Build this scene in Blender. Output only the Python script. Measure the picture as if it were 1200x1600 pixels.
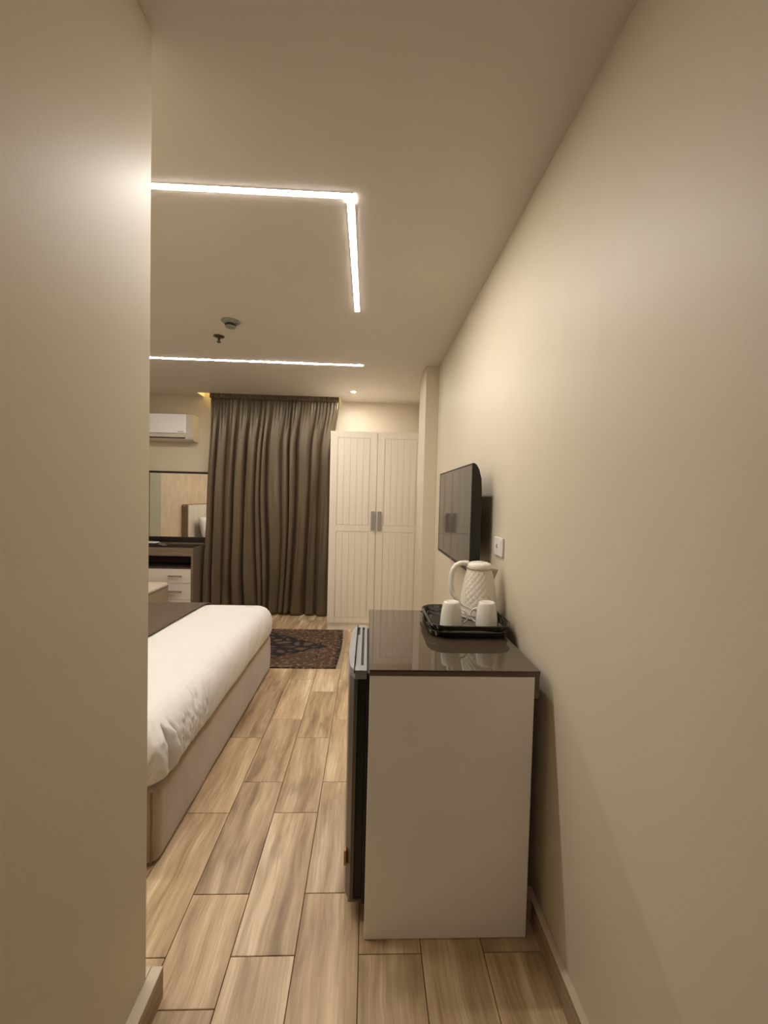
import bpy, bmesh, math, random
from mathutils import Vector, Matrix, noise

random.seed(7)
for o in list(bpy.data.objects):
    bpy.data.objects.remove(o)
S = bpy.context.scene
COL = S.collection
PI = math.pi

# ------------------------------------------------------------------ camera
F_PX, YAW, PITCH, ROLL, CAM_H = 649.1, 0.03811, 0.03211, 0.02478, 1.459
fwd = Vector((math.sin(YAW) * math.cos(PITCH), math.cos(YAW) * math.cos(PITCH), -math.sin(PITCH)))
rgt = Vector((math.cos(YAW), -math.sin(YAW), 0))
upv = rgt.cross(fwd)
r2 = rgt * math.cos(ROLL) + upv * math.sin(ROLL)
u2 = upv * math.cos(ROLL) - rgt * math.sin(ROLL)
cam_data = bpy.data.cameras.new('camera')
cam_data.sensor_fit = 'HORIZONTAL'
cam_data.sensor_width = 36.0
cam_data.lens = F_PX / 1200 * 36.0
cam_data.clip_start = 0.02
cam = bpy.data.objects.new('camera', cam_data)
COL.objects.link(cam)
m = Matrix((r2, u2, -fwd)).transposed().to_4x4()
m.translation = Vector((0, 0, CAM_H))
cam.matrix_world = m
S.camera = cam

# ------------------------------------------------------------------ world + exposure
world = bpy.data.worlds.new('world')
S.world = world
world.use_nodes = True
world.node_tree.nodes['Background'].inputs[0].default_value = (0.02, 0.018, 0.015, 1)
world.node_tree.nodes['Background'].inputs[1].default_value = 1.0
S.view_settings.view_transform = 'Standard'
S.view_settings.look = 'None'
S.view_settings.exposure = 0.0
S.view_settings.gamma = 1.0
S.view_settings.use_curve_mapping = False
LED_STRENGTH = 142.0
LED_COLOR = (1.0, 0.94, 0.855)

# ------------------------------------------------------------------ room dimensions
ZC = 2.664          # ceiling
XR = 0.615          # right wall
XLC = -0.593        # corridor left wall
YC = 1.15           # corridor corner
XL = -3.07          # bedroom left wall
YB = 5.28           # far wall
YE = -1.7           # entry end of corridor


# ------------------------------------------------------------------ materials
def new_mat(name):
    mt = bpy.data.materials.new(name)
    mt.use_nodes = True
    return mt, mt.node_tree.nodes, mt.node_tree.links, mt.node_tree.nodes['Principled BSDF']


def mat(name, col, rough=0.5, metal=0.0, var=0.0, var_scale=6.0, bump=0.0, bump_scale=200.0,
        spec=0.5, coat=0.0, sheen=0.0, stretch=None, emit=None, emit_s=0.0):
    mt, N, L, b = new_mat(name)
    b.inputs['Base Color'].default_value = (*col, 1)
    b.inputs['Roughness'].default_value = rough
    b.inputs['Metallic'].default_value = metal
    b.inputs['Specular IOR Level'].default_value = spec
    b.inputs['Coat Weight'].default_value = coat
    b.inputs['Sheen Weight'].default_value = sheen
    tc = N.new('ShaderNodeTexCoord')
    src = tc.outputs['Object']
    if stretch:
        mp = N.new('ShaderNodeMapping')
        mp.inputs['Scale'].default_value = stretch
        L.new(src, mp.inputs['Vector'])
        src = mp.outputs['Vector']
    if var > 0:
        n = N.new('ShaderNodeTexNoise')
        n.inputs['Scale'].default_value = var_scale
        n.inputs['Detail'].default_value = 5
        L.new(src, n.inputs['Vector'])
        r = N.new('ShaderNodeValToRGB')
        r.color_ramp.elements[0].position = 0.3
        r.color_ramp.elements[1].position = 0.7
        r.color_ramp.elements[0].color = (*[c * (1 - var) for c in col], 1)
        r.color_ramp.elements[1].color = (*[min(1, c * (1 + var)) for c in col], 1)
        L.new(n.outputs['Fac'], r.inputs['Fac'])
        L.new(r.outputs['Color'], b.inputs['Base Color'])
    if bump > 0:
        n2 = N.new('ShaderNodeTexNoise')
        n2.inputs['Scale'].default_value = bump_scale
        n2.inputs['Detail'].default_value = 3
        L.new(src, n2.inputs['Vector'])
        bp = N.new('ShaderNodeBump')
        bp.inputs['Strength'].default_value = bump
        bp.inputs['Distance'].default_value = 0.002
        L.new(n2.outputs['Fac'], bp.inputs['Height'])
        L.new(bp.outputs['Normal'], b.inputs['Normal'])
    if emit:
        b.inputs['Emission Color'].default_value = (*emit, 1)
        b.inputs['Emission Strength'].default_value = emit_s
    return mt


def plank_mat():
    mt, N, L, b = new_mat('wood_look_tile')
    tc = N.new('ShaderNodeTexCoord')
    oi = N.new('ShaderNodeObjectInfo')
    mul = N.new('ShaderNodeVectorMath'); mul.operation = 'SCALE'
    cmb = N.new('ShaderNodeCombineXYZ')
    cmb.inputs[0].default_value = 37.0; cmb.inputs[1].default_value = 91.0; cmb.inputs[2].default_value = 13.0
    L.new(cmb.outputs[0], mul.inputs[0]); L.new(oi.outputs['Random'], mul.inputs['Scale'])
    add = N.new('ShaderNodeVectorMath')
    L.new(tc.outputs['Object'], add.inputs[0]); L.new(mul.outputs[0], add.inputs[1])
    # slow warp so that the grain wanders
    wn = N.new('ShaderNodeTexNoise'); wn.inputs['Scale'].default_value = 4.0
    L.new(add.outputs[0], wn.inputs['Vector'])
    ws = N.new('ShaderNodeVectorMath'); ws.operation = 'SCALE'; ws.inputs['Scale'].default_value = 0.035
    L.new(wn.outputs['Color'], ws.inputs[0])
    add2 = N.new('ShaderNodeVectorMath'); L.new(add.outputs[0], add2.inputs[0]); L.new(ws.outputs[0], add2.inputs[1])
    mp1 = N.new('ShaderNodeMapping'); mp1.inputs['Scale'].default_value = (15, 1.5, 1)
    L.new(add2.outputs[0], mp1.inputs['Vector'])
    n1 = N.new('ShaderNodeTexNoise'); n1.inputs['Scale'].default_value = 1.0; n1.inputs['Detail'].default_value = 4
    n1.inputs['Roughness'].default_value = 0.55
    L.new(mp1.outputs[0], n1.inputs['Vector'])
    mp2 = N.new('ShaderNodeMapping'); mp2.inputs['Scale'].default_value = (110, 3.5, 1)
    L.new(add2.outputs[0], mp2.inputs['Vector'])
    n2 = N.new('ShaderNodeTexNoise'); n2.inputs['Scale'].default_value = 1.0; n2.inputs['Detail'].default_value = 6
    n2.inputs['Roughness'].default_value = 0.7
    L.new(mp2.outputs[0], n2.inputs['Vector'])
    mp3 = N.new('ShaderNodeMapping'); mp3.inputs['Scale'].default_value = (10, 4.0, 1)
    L.new(add.outputs[0], mp3.inputs['Vector'])
    n3 = N.new('ShaderNodeTexNoise'); n3.inputs['Scale'].default_value = 1.0; n3.inputs['Detail'].default_value = 2
    L.new(mp3.outputs[0], n3.inputs['Vector'])
    r1 = N.new('ShaderNodeValToRGB')
    e = r1.color_ramp.elements
    e[0].position = 0.30; e[0].color = (0.31, 0.205, 0.115, 1)
    e[1].position = 0.68; e[1].color = (0.84, 0.68, 0.48, 1)
    k = e.new(0.42); k.color = (0.50, 0.355, 0.215, 1)
    k = e.new(0.55); k.color = (0.64, 0.48, 0.305, 1)
    L.new(n1.outputs['Fac'], r1.inputs['Fac'])
    r2_ = N.new('ShaderNodeValToRGB')
    r2_.color_ramp.elements[0].position = 0.33; r2_.color_ramp.elements[0].color = (0.74, 0.69, 0.62, 1)
    r2_.color_ramp.elements[1].position = 0.62; r2_.color_ramp.elements[1].color = (1.08, 1.07, 1.05, 1)
    L.new(n2.outputs['Fac'], r2_.inputs['Fac'])
    mx = N.new('ShaderNodeMix'); mx.data_type = 'RGBA'; mx.blend_type = 'MULTIPLY'; mx.inputs['Factor'].default_value = 0.8
    L.new(r1.outputs['Color'], mx.inputs['A']); L.new(r2_.outputs['Color'], mx.inputs['B'])
    r3 = N.new('ShaderNodeValToRGB')
    r3.color_ramp.elements[0].position = 0.24; r3.color_ramp.elements[0].color = (0.52, 0.46, 0.40, 1)
    r3.color_ramp.elements[1].position = 0.44; r3.color_ramp.elements[1].color = (1, 1, 1, 1)
    L.new(n3.outputs['Fac'], r3.inputs['Fac'])
    mx2 = N.new('ShaderNodeMix'); mx2.data_type = 'RGBA'; mx2.blend_type = 'MULTIPLY'; mx2.inputs['Factor'].default_value = 0.75
    L.new(mx.outputs['Result'], mx2.inputs['A']); L.new(r3.outputs['Color'], mx2.inputs['B'])
    hsv = N.new('ShaderNodeHueSaturation')
    mr = N.new('ShaderNodeMapRange'); mr.inputs['To Min'].default_value = 0.82; mr.inputs['To Max'].default_value = 1.10
    L.new(oi.outputs['Random'], mr.inputs['Value']); L.new(mr.outputs[0], hsv.inputs['Value'])
    L.new(mx2.outputs['Result'], hsv.inputs['Color'])
    L.new(hsv.outputs['Color'], b.inputs['Base Color'])
    b.inputs['Roughness'].default_value = 0.42
    bp = N.new('ShaderNodeBump'); bp.inputs['Strength'].default_value = 0.15; bp.inputs['Distance'].default_value = 0.001
    L.new(n2.outputs['Fac'], bp.inputs['Height']); L.new(bp.outputs['Normal'], b.inputs['Normal'])
    return mt


def wood_mat(name, dark, light, rough=0.45, axis=(3, 60, 60)):
    mt, N, L, b = new_mat(name)
    tc = N.new('ShaderNodeTexCoord')
    mp = N.new('ShaderNodeMapping'); mp.inputs['Scale'].default_value = axis
    L.new(tc.outputs['Object'], mp.inputs['Vector'])
    n = N.new('ShaderNodeTexNoise'); n.inputs['Scale'].default_value = 1.0; n.inputs['Detail'].default_value = 5
    L.new(mp.outputs[0], n.inputs['Vector'])
    r = N.new('ShaderNodeValToRGB')
    r.color_ramp.elements[0].position = 0.32; r.color_ramp.elements[0].color = (*dark, 1)
    r.color_ramp.elements[1].position = 0.68; r.color_ramp.elements[1].color = (*light, 1)
    L.new(n.outputs['Fac'], r.inputs['Fac']); L.new(r.outputs['Color'], b.inputs['Base Color'])
    b.inputs['Roughness'].default_value = rough
    return mt


def rug_mat():
    """dark brown persian rug: border bands, floral speckle, navy lozenge medallion (Object coords, metres)"""
    mt, N, L, b = new_mat('persian_rug')
    tc = N.new('ShaderNodeTexCoord')
    sp = N.new('ShaderNodeSeparateXYZ'); L.new(tc.outputs['Object'], sp.inputs[0])

    def math_(op, a, bb=None):
        n = N.new('ShaderNodeMath'); n.operation = op
        for i, v in enumerate((a, bb)):
            if v is None: continue
            if isinstance(v, (int, float)): n.inputs[i].default_value = v
            else: L.new(v, n.inputs[i])
        return n.outputs[0]
    ax = math_('ABSOLUTE', sp.outputs['X']); ay = math_('ABSOLUTE', sp.outputs['Y'])
    dx = math_('SUBTRACT', RUG_HX, ax); dy = math_('SUBTRACT', RUG_HY, ay)
    d = math_('MINIMUM', dx, dy)                       # distance from edge
    bands = N.new('ShaderNodeValToRGB'); bands.color_ramp.interpolation = 'CONSTANT'
    e = bands.color_ramp.elements
    e[0].position = 0.0; e[0].color = (0.016, 0.007, 0.006, 1)
    e[1].position = 0.03; e[1].color = (0.055, 0.027, 0.015, 1)
    for pos, c in ((0.10, (0.12, 0.068, 0.036)), (0.115, (0.072, 0.035, 0.018)), (0.34, (0.13, 0.078, 0.042)),
                   (0.36, (0.035, 0.016, 0.016)), (0.40, (0.080, 0.041, 0.022))):
        k = e.new(pos); k.color = (*c, 1)
    sc = math_('MULTIPLY', d, 2.0)
    L.new(sc, bands.inputs['Fac'])
    # floral speckle
    v = N.new('ShaderNodeTexVoronoi'); v.inputs['Scale'].default_value = 34.0
    L.new(tc.outputs['Object'], v.inputs['Vector'])
    n = N.new('ShaderNodeTexNoise'); n.inputs['Scale'].default_value = 26.0; n.inputs['Detail'].default_value = 3
    L.new(tc.outputs['Object'], n.inputs['Vector'])
    fr = N.new('ShaderNodeValToRGB')
    fr.color_ramp.elements[0].position = 0.50; fr.color_ramp.elements[0].color = (0, 0, 0, 1)
    fr.color_ramp.elements[1].position = 0.66; fr.color_ramp.elements[1].color = (1, 1, 1, 1)
    L.new(n.outputs['Fac'], fr.inputs['Fac'])
    mx = N.new('ShaderNodeMix'); mx.data_type = 'RGBA'
    L.new(fr.outputs['Color'], mx.inputs['Factor']); L.new(bands.outputs['Color'], mx.inputs['A'])
    mx.inputs['B'].default_value = (0.20, 0.13, 0.075, 1)
    # medallion
    lo = math_('ADD', math_('DIVIDE', ax, 0.69), math_('DIVIDE', ay, 0.44))
    v2 = N.new('ShaderNodeTexVoronoi'); v2.feature = 'DISTANCE_TO_EDGE'; v2.inputs['Scale'].default_value = 10.0
    mpv = N.new('ShaderNodeMapping'); mpv.inputs['Scale'].default_value = (0.75, 1.25, 1)
    L.new(tc.outputs['Object'], mpv.inputs['Vector']); L.new(mpv.outputs[0], v2.inputs['Vector'])
    vr = N.new('ShaderNodeValToRGB')
    vr.color_ramp.elements[0].position = 0.10; vr.color_ramp.elements[0].color = (0.011, 0.008, 0.012, 1)
    vr.color_ramp.elements[1].position = 0.22; vr.color_ramp.elements[1].color = (0.115, 0.072, 0.045, 1)
    L.new(v2.outputs['Distance'], vr.inputs['Fac'])
    inm = math_('LESS_THAN', lo, 1.0)
    mx2 = N.new('ShaderNodeMix'); mx2.data_type = 'RGBA'
    L.new(inm, mx2.inputs['Factor']); L.new(mx.outputs['Result'], mx2.inputs['A']); L.new(vr.outputs['Color'], mx2.inputs['B'])
    L.new(mx2.outputs['Result'], b.inputs['Base Color'])
    b.inputs['Roughness'].default_value = 0.95
    b.inputs['Sheen Weight'].default_value = 0.0
    nb = N.new('ShaderNodeTexNoise'); nb.inputs['Scale'].default_value = 400
    L.new(tc.outputs['Object'], nb.inputs['Vector'])
    bp = N.new('ShaderNodeBump'); bp.inputs['Strength'].default_value = 0.5; bp.inputs['Distance'].default_value = 0.002
    L.new(nb.outputs['Fac'], bp.inputs['Height']); L.new(bp.outputs['Normal'], b.inputs['Normal'])
    return mt


RUG_HX, RUG_HY = 0.80, 0.515

M = {}
M['wall'] = mat('beige_wall_paint', (0.655, 0.58, 0.455), 0.46, var=0.02, var_scale=1.2, bump=0.12, bump_scale=120, spec=0.32)
M['ceiling'] = mat('ceiling_paint', (0.67, 0.625, 0.565), 0.7, var=0.02, var_scale=1.5, bump=0.05, bump_scale=150)
M['wallpaper'] = mat('tan_wallpaper', (0.66, 0.52, 0.35), 0.7, var=0.10, var_scale=9, bump=0.3, bump_scale=60, stretch=(1, 1, 0.6))
M['sage'] = mat('sage_paint', (0.43, 0.41, 0.30), 0.55, var=0.03)
M['plank'] = plank_mat()
M['grout'] = mat('grout', (0.14, 0.095, 0.06), 0.9, var=0.1)
M['skirting'] = wood_mat('skirting_tile', (0.27, 0.195, 0.12), (0.42, 0.32, 0.21), 0.45, (40, 3, 40))
M['skirt_cap'] = mat('skirting_cap', (0.62, 0.53, 0.40), 0.5, var=0.03)
M['led'] = mat('led_diffuser', (0.9, 0.9, 0.9), 0.5, emit=LED_COLOR, emit_s=LED_STRENGTH)
M['led_channel'] = mat('led_channel', (0.75, 0.72, 0.68), 0.45, var=0.02)
M['cove_led'] = mat('cove_led', (0.9, 0.8, 0.4), 0.5, emit=(1.0, 0.74, 0.26), emit_s=42.0)
M['downlight'] = mat('downlight_lens', (0.9, 0.9, 0.9), 0.5, emit=(1.0, 0.96, 0.89), emit_s=1350.0)
M['added_entry_fill'] = mat('added_entry_fill_lens', (0.9, 0.9, 0.9), 0.5, emit=(1.0, 0.93, 0.84), emit_s=850.0)  # added fill light, brightens the lower walls and cabinet front
M['white_plastic'] = mat('white_plastic', (0.78, 0.76, 0.72), 0.3, var=0.015)
M['ac_white'] = mat('ac_gloss_white', (0.93, 0.94, 0.96), 0.22, var=0.01, coat=0.4)
M['ac_body'] = mat('ac_body', (0.60, 0.555, 0.48), 0.4, var=0.02)
M['dark_slot'] = mat('dark_slot', (0.02, 0.018, 0.016), 0.6, var=0.1)
M['detector'] = mat('detector_plastic', (0.23, 0.25, 0.17), 0.45, var=0.03)
M['sprinkler'] = mat('sprinkler_metal', (0.085, 0.055, 0.038), 0.4, metal=0.5, var=0.05)
M['curtain'] = mat('taupe_satin', (0.092, 0.068, 0.042), 0.34, var=0.08, var_scale=5, bump=0.05, bump_scale=260, spec=0.85, sheen=0.0, stretch=(1, 1, 0.3))
M['curtain'].node_tree.nodes['Principled BSDF'].inputs['Specular Tint'].default_value = (0.95, 0.83, 0.64, 1)
M['wardrobe'] = mat('cream_wardrobe', (0.78, 0.70, 0.595), 0.42, var=0.045, var_scale=1.0, bump=0.1, bump_scale=3, stretch=(70, 70, 1.5))
M['wardrobe_carcass'] = mat('wardrobe_carcass', (0.66, 0.57, 0.46), 0.5, var=0.03)
M['grey_handle'] = mat('grey_handle', (0.34, 0.31, 0.285), 0.35, metal=0.3, var=0.03)
M['tv_black'] = mat('tv_black_plastic', (0.010, 0.009, 0.008), 0.45, var=0.1)
M['tv_screen'] = mat('tv_screen', (0.016, 0.015, 0.014), 0.05, var=0.02, spec=0.5, coat=0.0)
M['tv_mark'] = mat('tv_marking', (0.30, 0.29, 0.28), 0.35, var=0.02)
M['cab_wood'] = wood_mat('brown_cabinet_wood', (0.115, 0.078, 0.050), (0.185, 0.132, 0.088), 0.5, (4, 60, 60))
M['cab_panel'] = mat('white_melamine', (0.88, 0.85, 0.79), 0.45, var=0.015, bump=0.05, bump_scale=300)
M['bronze_glass'] = mat('bronze_glass', (0.070, 0.050, 0.030), 0.025, var=0.03, spec=0.6, coat=0.25)
M['fridge_black'] = mat('fridge_black', (0.008, 0.008, 0.007), 0.5, var=0.1)
M['fridge_grey'] = mat('fridge_dark_grey', (0.12, 0.105, 0.085), 0.4, var=0.04)
M['fridge_front'] = mat('fridge_silver_front', (0.28, 0.265, 0.24), 0.35, metal=0.4, var=0.03)
M['fridge_cap'] = mat('fridge_grey_cap', (0.27, 0.27, 0.265), 0.38, var=0.03)
M['orange'] = mat('orange_sticker', (0.55, 0.22, 0.06), 0.5, var=0.05)
M['tray'] = mat('black_lacquer_tray', (0.008, 0.008, 0.008), 0.12, var=0.1, coat=0.8)
M['mug'] = mat('white_porcelain', (0.80, 0.765, 0.70), 0.16, var=0.01, coat=0.3)
M['kettle'] = mat('cream_kettle', (0.78, 0.735, 0.64), 0.30, var=0.015)
M['kettle_trim'] = mat('kettle_trim', (0.42, 0.36, 0.28), 0.3, metal=0.6, var=0.03)
M['bed_fabric'] = mat('taupe_velvet', (0.375, 0.275, 0.19), 0.85, var=0.13, var_scale=4.5, bump=0.35, bump_scale=220, sheen=0.5)
M['piping'] = mat('bed_piping', (0.24, 0.17, 0.12), 0.8, var=0.05)
M['duvet'] = mat('white_duvet', (0.745, 0.72, 0.69), 0.75, var=0.015, bump=0.15, bump_scale=380, sheen=0.1)
M['runner'] = mat('brown_bed_runner', (0.105, 0.072, 0.044), 0.85, var=0.12, var_scale=20, bump=0.3, bump_scale=200)
M['headboard_side'] = mat('headboard_side', (0.26, 0.19, 0.13), 0.8, var=0.05)
M['headboard_front'] = mat('headboard_front', (0.66, 0.58, 0.47), 0.8, var=0.04)
M['mirror'] = mat('mirror_silver', (0.92, 0.92, 0.90), 0.01, metal=1.0, var=0.005)
M['black_frame'] = mat('black_frame', (0.016, 0.010, 0.008), 0.3, var=0.1)
M['dres_wood'] = wood_mat('dresser_wood', (0.15, 0.108, 0.072), (0.23, 0.172, 0.118), 0.45, (4, 60, 60))
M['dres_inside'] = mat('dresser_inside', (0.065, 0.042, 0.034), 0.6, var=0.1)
M['dres_white'] = mat('dresser_white', (0.74, 0.66, 0.57), 0.4, var=0.02)
M['pouf_top'] = mat('pouf_cream', (0.66, 0.56, 0.45), 0.85, var=0.04, bump=0.2, bump_scale=200)
M['pouf_side'] = mat('pouf_taupe', (0.40, 0.305, 0.215), 0.85, var=0.06, bump=0.2, bump_scale=200)
M['remote_black'] = mat('remote_black', (0.015, 0.014, 0.014), 0.25, var=0.1)
M['remote_white'] = mat('remote_white', (0.72, 0.70, 0.66), 0.2, var=0.02)
M['fringe'] = mat('rug_fringe', (0.52, 0.41, 0.29), 0.9, var=0.06)
M['rug'] = rug_mat()


# ------------------------------------------------------------------ helpers
WLOC = {}


def wl(o):
    return WLOC.get(o.name, Vector((0, 0, 0)))


def empty(name, loc, label, cat, group=None):
    o = bpy.data.objects.new(name, None)
    o.empty_display_size = 0.05
    COL.objects.link(o)
    o.location = loc
    WLOC[o.name] = Vector(loc)
    tag(o, label, cat, group)
    return o


def tag(o, label=None, cat=None, group=None, kind=None):
    if label: o['label'] = label
    if cat: o['category'] = cat
    if group: o['group'] = group
    if kind: o['kind'] = kind
    return o


def obj(name, bm, material, parent=None, origin=None, smooth=False, autosmooth=None):
    """bm in world coordinates; becomes one object (origin = given point, parent origin, or world zero)"""
    org = Vector(origin) if origin is not None else (wl(parent) if parent else Vector((0, 0, 0)))
    bmesh.ops.translate(bm, verts=bm.verts, vec=-org)
    me = bpy.data.meshes.new(name)
    bmesh.ops.recalc_face_normals(bm, faces=bm.faces)
    bm.to_mesh(me)
    bm.free()
    me.materials.append(material)
    if smooth:
        me.polygons.foreach_set('use_smooth', [True] * len(me.polygons))
        if autosmooth:
            try:
                me.set_sharp_from_angle(angle=math.radians(autosmooth))
            except Exception:
                pass
    o = bpy.data.objects.new(name, me)
    COL.objects.link(o)
    if parent:
        o.parent = parent
        o.location = org - wl(parent)
    else:
        o.location = org
    WLOC[o.name] = org
    return o


def struct(name, bm, material, label=None, cat='structure', **k):
    o = obj(name, bm, material, **k)
    tag(o, label, cat, kind='structure')
    return o


def box(bm, x0, x1, y0, y1, z0, z1, bev=0.0, seg=2):
    vs = [bm.verts.new((x, y, z)) for x in (x0, x1) for y in (y0, y1) for z in (z0, z1)]
    fs = [(0, 1, 3, 2), (4, 6, 7, 5), (0, 4, 5, 1), (2, 3, 7, 6), (0, 2, 6, 4), (1, 5, 7, 3)]
    faces = [bm.faces.new([vs[i] for i in f]) for f in fs]
    if bev > 0:
        edges = list({e for f in faces for e in f.edges})
        bmesh.ops.bevel(bm, geom=edges, offset=bev, segments=seg, affect='EDGES', profile=0.5)
    return bm


def nb():
    return bmesh.new()


def B(*a, **k):
    return box(bmesh.new(), *a, **k)


def lathe(bm, prof, cx, cy, cz=0.0, n=48, closed_ends=True):
    """prof: list of (r,z)"""
    rings = []
    for r, z in prof:
        if r < 1e-5:
            rings.append([bm.verts.new((cx, cy, cz + z))])
        else:
            rings.append([bm.verts.new((cx + r * math.cos(2 * PI * i / n), cy + r * math.sin(2 * PI * i / n), cz + z)) for i in range(n)])
    for a, b in zip(rings, rings[1:]):
        for i in range(n):
            j = (i + 1) % n
            if len(a) == 1 and len(b) == 1: continue
            if len(a) == 1: bm.faces.new((a[0], b[i], b[j]))
            elif len(b) == 1: bm.faces.new((a[i], a[j], b[0]))
            else: bm.faces.new((a[i], a[j], b[j], b[i]))
    return bm


def tube(bm, pts, rx, ry=None, n=12, up=Vector((0, 1, 0)), closed=False):
    """sweep an ellipse (rx along side, ry along 'up') along pts; rx/ry may be lists"""
    pts = [Vector(p) for p in pts]
    k = len(pts)
    rxs = rx if isinstance(rx, list) else [rx] * k
    rys = (ry if isinstance(ry, list) else [ry] * k) if ry is not None else rxs
    rings = []
    for i, p in enumerate(pts):
        if closed:
            t = pts[(i + 1) % k] - pts[i - 1]
        else:
            t = pts[min(i + 1, k - 1)] - pts[max(i - 1, 0)]
        t.normalize()
        side = t.cross(up)
        if side.length < 1e-4: side = t.cross(Vector((1, 0, 0)))
        side.normalize()
        u = side.cross(t).normalized()
        rings.append([bm.verts.new(p + side * rxs[i] * math.cos(2 * PI * a / n) + u * rys[i] * math.sin(2 * PI * a / n)) for a in range(n)])
    rr = list(zip(rings, rings[1:] + ([rings[0]] if closed else [])))
    if not closed: rr = list(zip(rings, rings[1:]))
    for a, b in rr:
        for i in range(n):
            j = (i + 1) % n
            bm.faces.new((a[i], a[j], b[j], b[i]))
    if not closed:
        bm.faces.new(rings[0]); bm.faces.new(rings[-1][::-1])
    return bm


def prism(bm, pts, axis, a0, a1):
    """extrude 2D polygon pts along axis ('x','y','z') from a0 to a1"""
    def P(p, a):
        if axis == 'x': return (a, p[0], p[1])
        if axis == 'y': return (p[0], a, p[1])
        return (p[0], p[1], a)
    A = [bm.verts.new(P(p, a0)) for p in pts]
    C = [bm.verts.new(P(p, a1)) for p in pts]
    n = len(pts)
    for i in range(n):
        j = (i + 1) % n
        bm.faces.new((A[i], A[j], C[j], C[i]))
    bm.faces.new(A[::-1]); bm.faces.new(C)
    return bm


def rrect(x0, x1, y0, y1, r, n=8):
    pts = []
    for cx, cy, a0 in ((x1 - r, y1 - r, 0), (x0 + r, y1 - r, 90), (x0 + r, y0 + r, 180), (x1 - r, y0 + r, 270)):
        for i in range(n + 1):
            a = math.radians(a0 + 90 * i / n)
            pts.append((cx + r * math.cos(a), cy + r * math.sin(a)))
    return pts


def smoothstep(a, b, x):
    t = max(0.0, min(1.0, (x - a) / (b - a)))
    return t * t * (3 - 2 * t)


# ================================================================== THE ROOM
floor = struct('floor', B(XL - 0.1, XR + 0.1, YE - 0.1, YB + 0.1, -0.12, -0.006), M['grout'],
               'floor laid with light brown wood-look plank tiles', 'floor')
# planks: 20 x 60 cm wood-look tiles, alternate rows shifted
PW, PL, GAP = 0.202, 0.602, 0.0025
XA = -0.4019
plank_cache = {}


def plank_mesh(w, l):
    key = (round(w, 4), round(l, 4))
    if key in plank_cache: return plank_cache[key]
    bm = B(-w / 2, w / 2, -l / 2, l / 2, -0.006, 0.0, bev=0.0012, seg=1)
    me = bpy.data.meshes.new('plank')
    bm.to_mesh(me); bm.free()
    me.materials.append(M['plank'])
    plank_cache[key] = me
    return me


def add_plank(x0, x1, y0, y1):
    if x1 - x0 < 0.01 or y1 - y0 < 0.01: return
    o = bpy.data.objects.new('plank', plank_mesh(x1 - x0, y1 - y0))
    COL.objects.link(o)
    o.parent = floor
    o.location = ((x0 + x1) / 2, (y0 + y1) / 2, 0)


for k in range(-13, 6):
    xa, xb = XA + k * PW, XA + (k + 1) * PW
    yj = 1.2842 if k % 2 == 0 else 1.4925
    x0, x1 = max(xa, XL) + GAP / 2, min(xb, XR) - GAP / 2
    i0 = int(math.floor((YE - yj) / PL))
    for i in range(i0, 8):
        ya, yb = yj + i * PL, yj + (i + 1) * PL
        y0, y1 = max(ya, 0.55) + GAP / 2, min(yb, YB) - GAP / 2
        if y1 <= 0.56: continue
        if xb <= XLC:                       # bedroom only
            y0 = max(y0, YC)
            add_plank(x0, x1, y0, y1)
        elif xa < XLC:                      # row crossing the corridor wall line
            if y1 <= YC:
                add_plank(XLC, x1, y0, y1)
            else:
                add_plank(x0, x1, max(y0, YC), y1)
                if y0 < YC: add_plank(XLC, x1, y0, YC - GAP)
        else:
            add_plank(x0, x1, y0, y1)

T = 0.12
struct('wall_right', B(XR, XR + T, YE - T, YB + T, -0.12, ZC + 0.3), M['wall'], 'long beige painted wall on the right carrying the television', 'wall')
bm = nb(); box(bm, XLC - 0.15, XLC, YE - T, YC, -0.12, ZC, bev=0.004)
struct('wall_left', bm, M['wall'], 'dim beige corridor wall close to the camera on the left', 'wall')
struct('wall_near', B(XL, XLC - 0.1505, YC - 0.15, YC, -0.12, ZC), M['wall'], 'beige wall behind the corridor corner beside the bed', 'wall')
struct('wall_far', B(XL - T, XR, YB, YB + T, -0.12, ZC + 0.3), M['wall'], 'beige far wall behind curtain, mirror and wardrobe', 'wall')
struct('wall_bed', B(XL - T, XL, YC - T, YB, -0.12, ZC + 0.3), M['wallpaper'], 'tan textured wallpaper wall behind the headboard', 'wall')
struct('wall_entry', B(XLC, XR, YE - T, YE, -0.12, ZC), M['wall'], 'corridor end wall behind the camera', 'wall')
struct('trim_1', B(XL, XL + 0.03, 4.29, 4.60, 0.0, ZC), M['sage'], 'narrow sage green wall strip seen in the mirror', 'wall strip')
struct('wall_pillar', B(0.497, XR, 3.785, 4.25, 0.0, ZC, bev=0.003), M['wall'], 'beige square pillar between television wall and wardrobe', 'pillar')

# ceiling with the curtain pocket left open
PX0, PX1, PY0 = -2.065, -0.372, 5.055
bm = nb()
box(bm, XL - T, XR, YE - T, PY0, ZC, ZC + 0.12)
box(bm, XL - T, PX0, PY0, YB, ZC, ZC + 0.12)
box(bm, PX1, XR, PY0, YB, ZC, ZC + 0.12)
box(bm, PX0 - 0.02, PX1 + 0.02, PY0 - 0.02, YB, ZC + 0.20, ZC + 0.26)
box(bm, PX0 - 0.02, PX0, PY0, YB, ZC + 0.12, ZC + 0.20)
box(bm, PX1, PX1 + 0.02, PY0, YB, ZC + 0.12, ZC + 0.20)
box(bm, PX0 - 0.02, PX1 + 0.02, PY0 - 0.02, PY0, ZC + 0.12, ZC + 0.20)
struct('ceiling', bm, M['ceiling'], 'smooth beige white ceiling with recessed light lines', 'ceiling')

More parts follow.
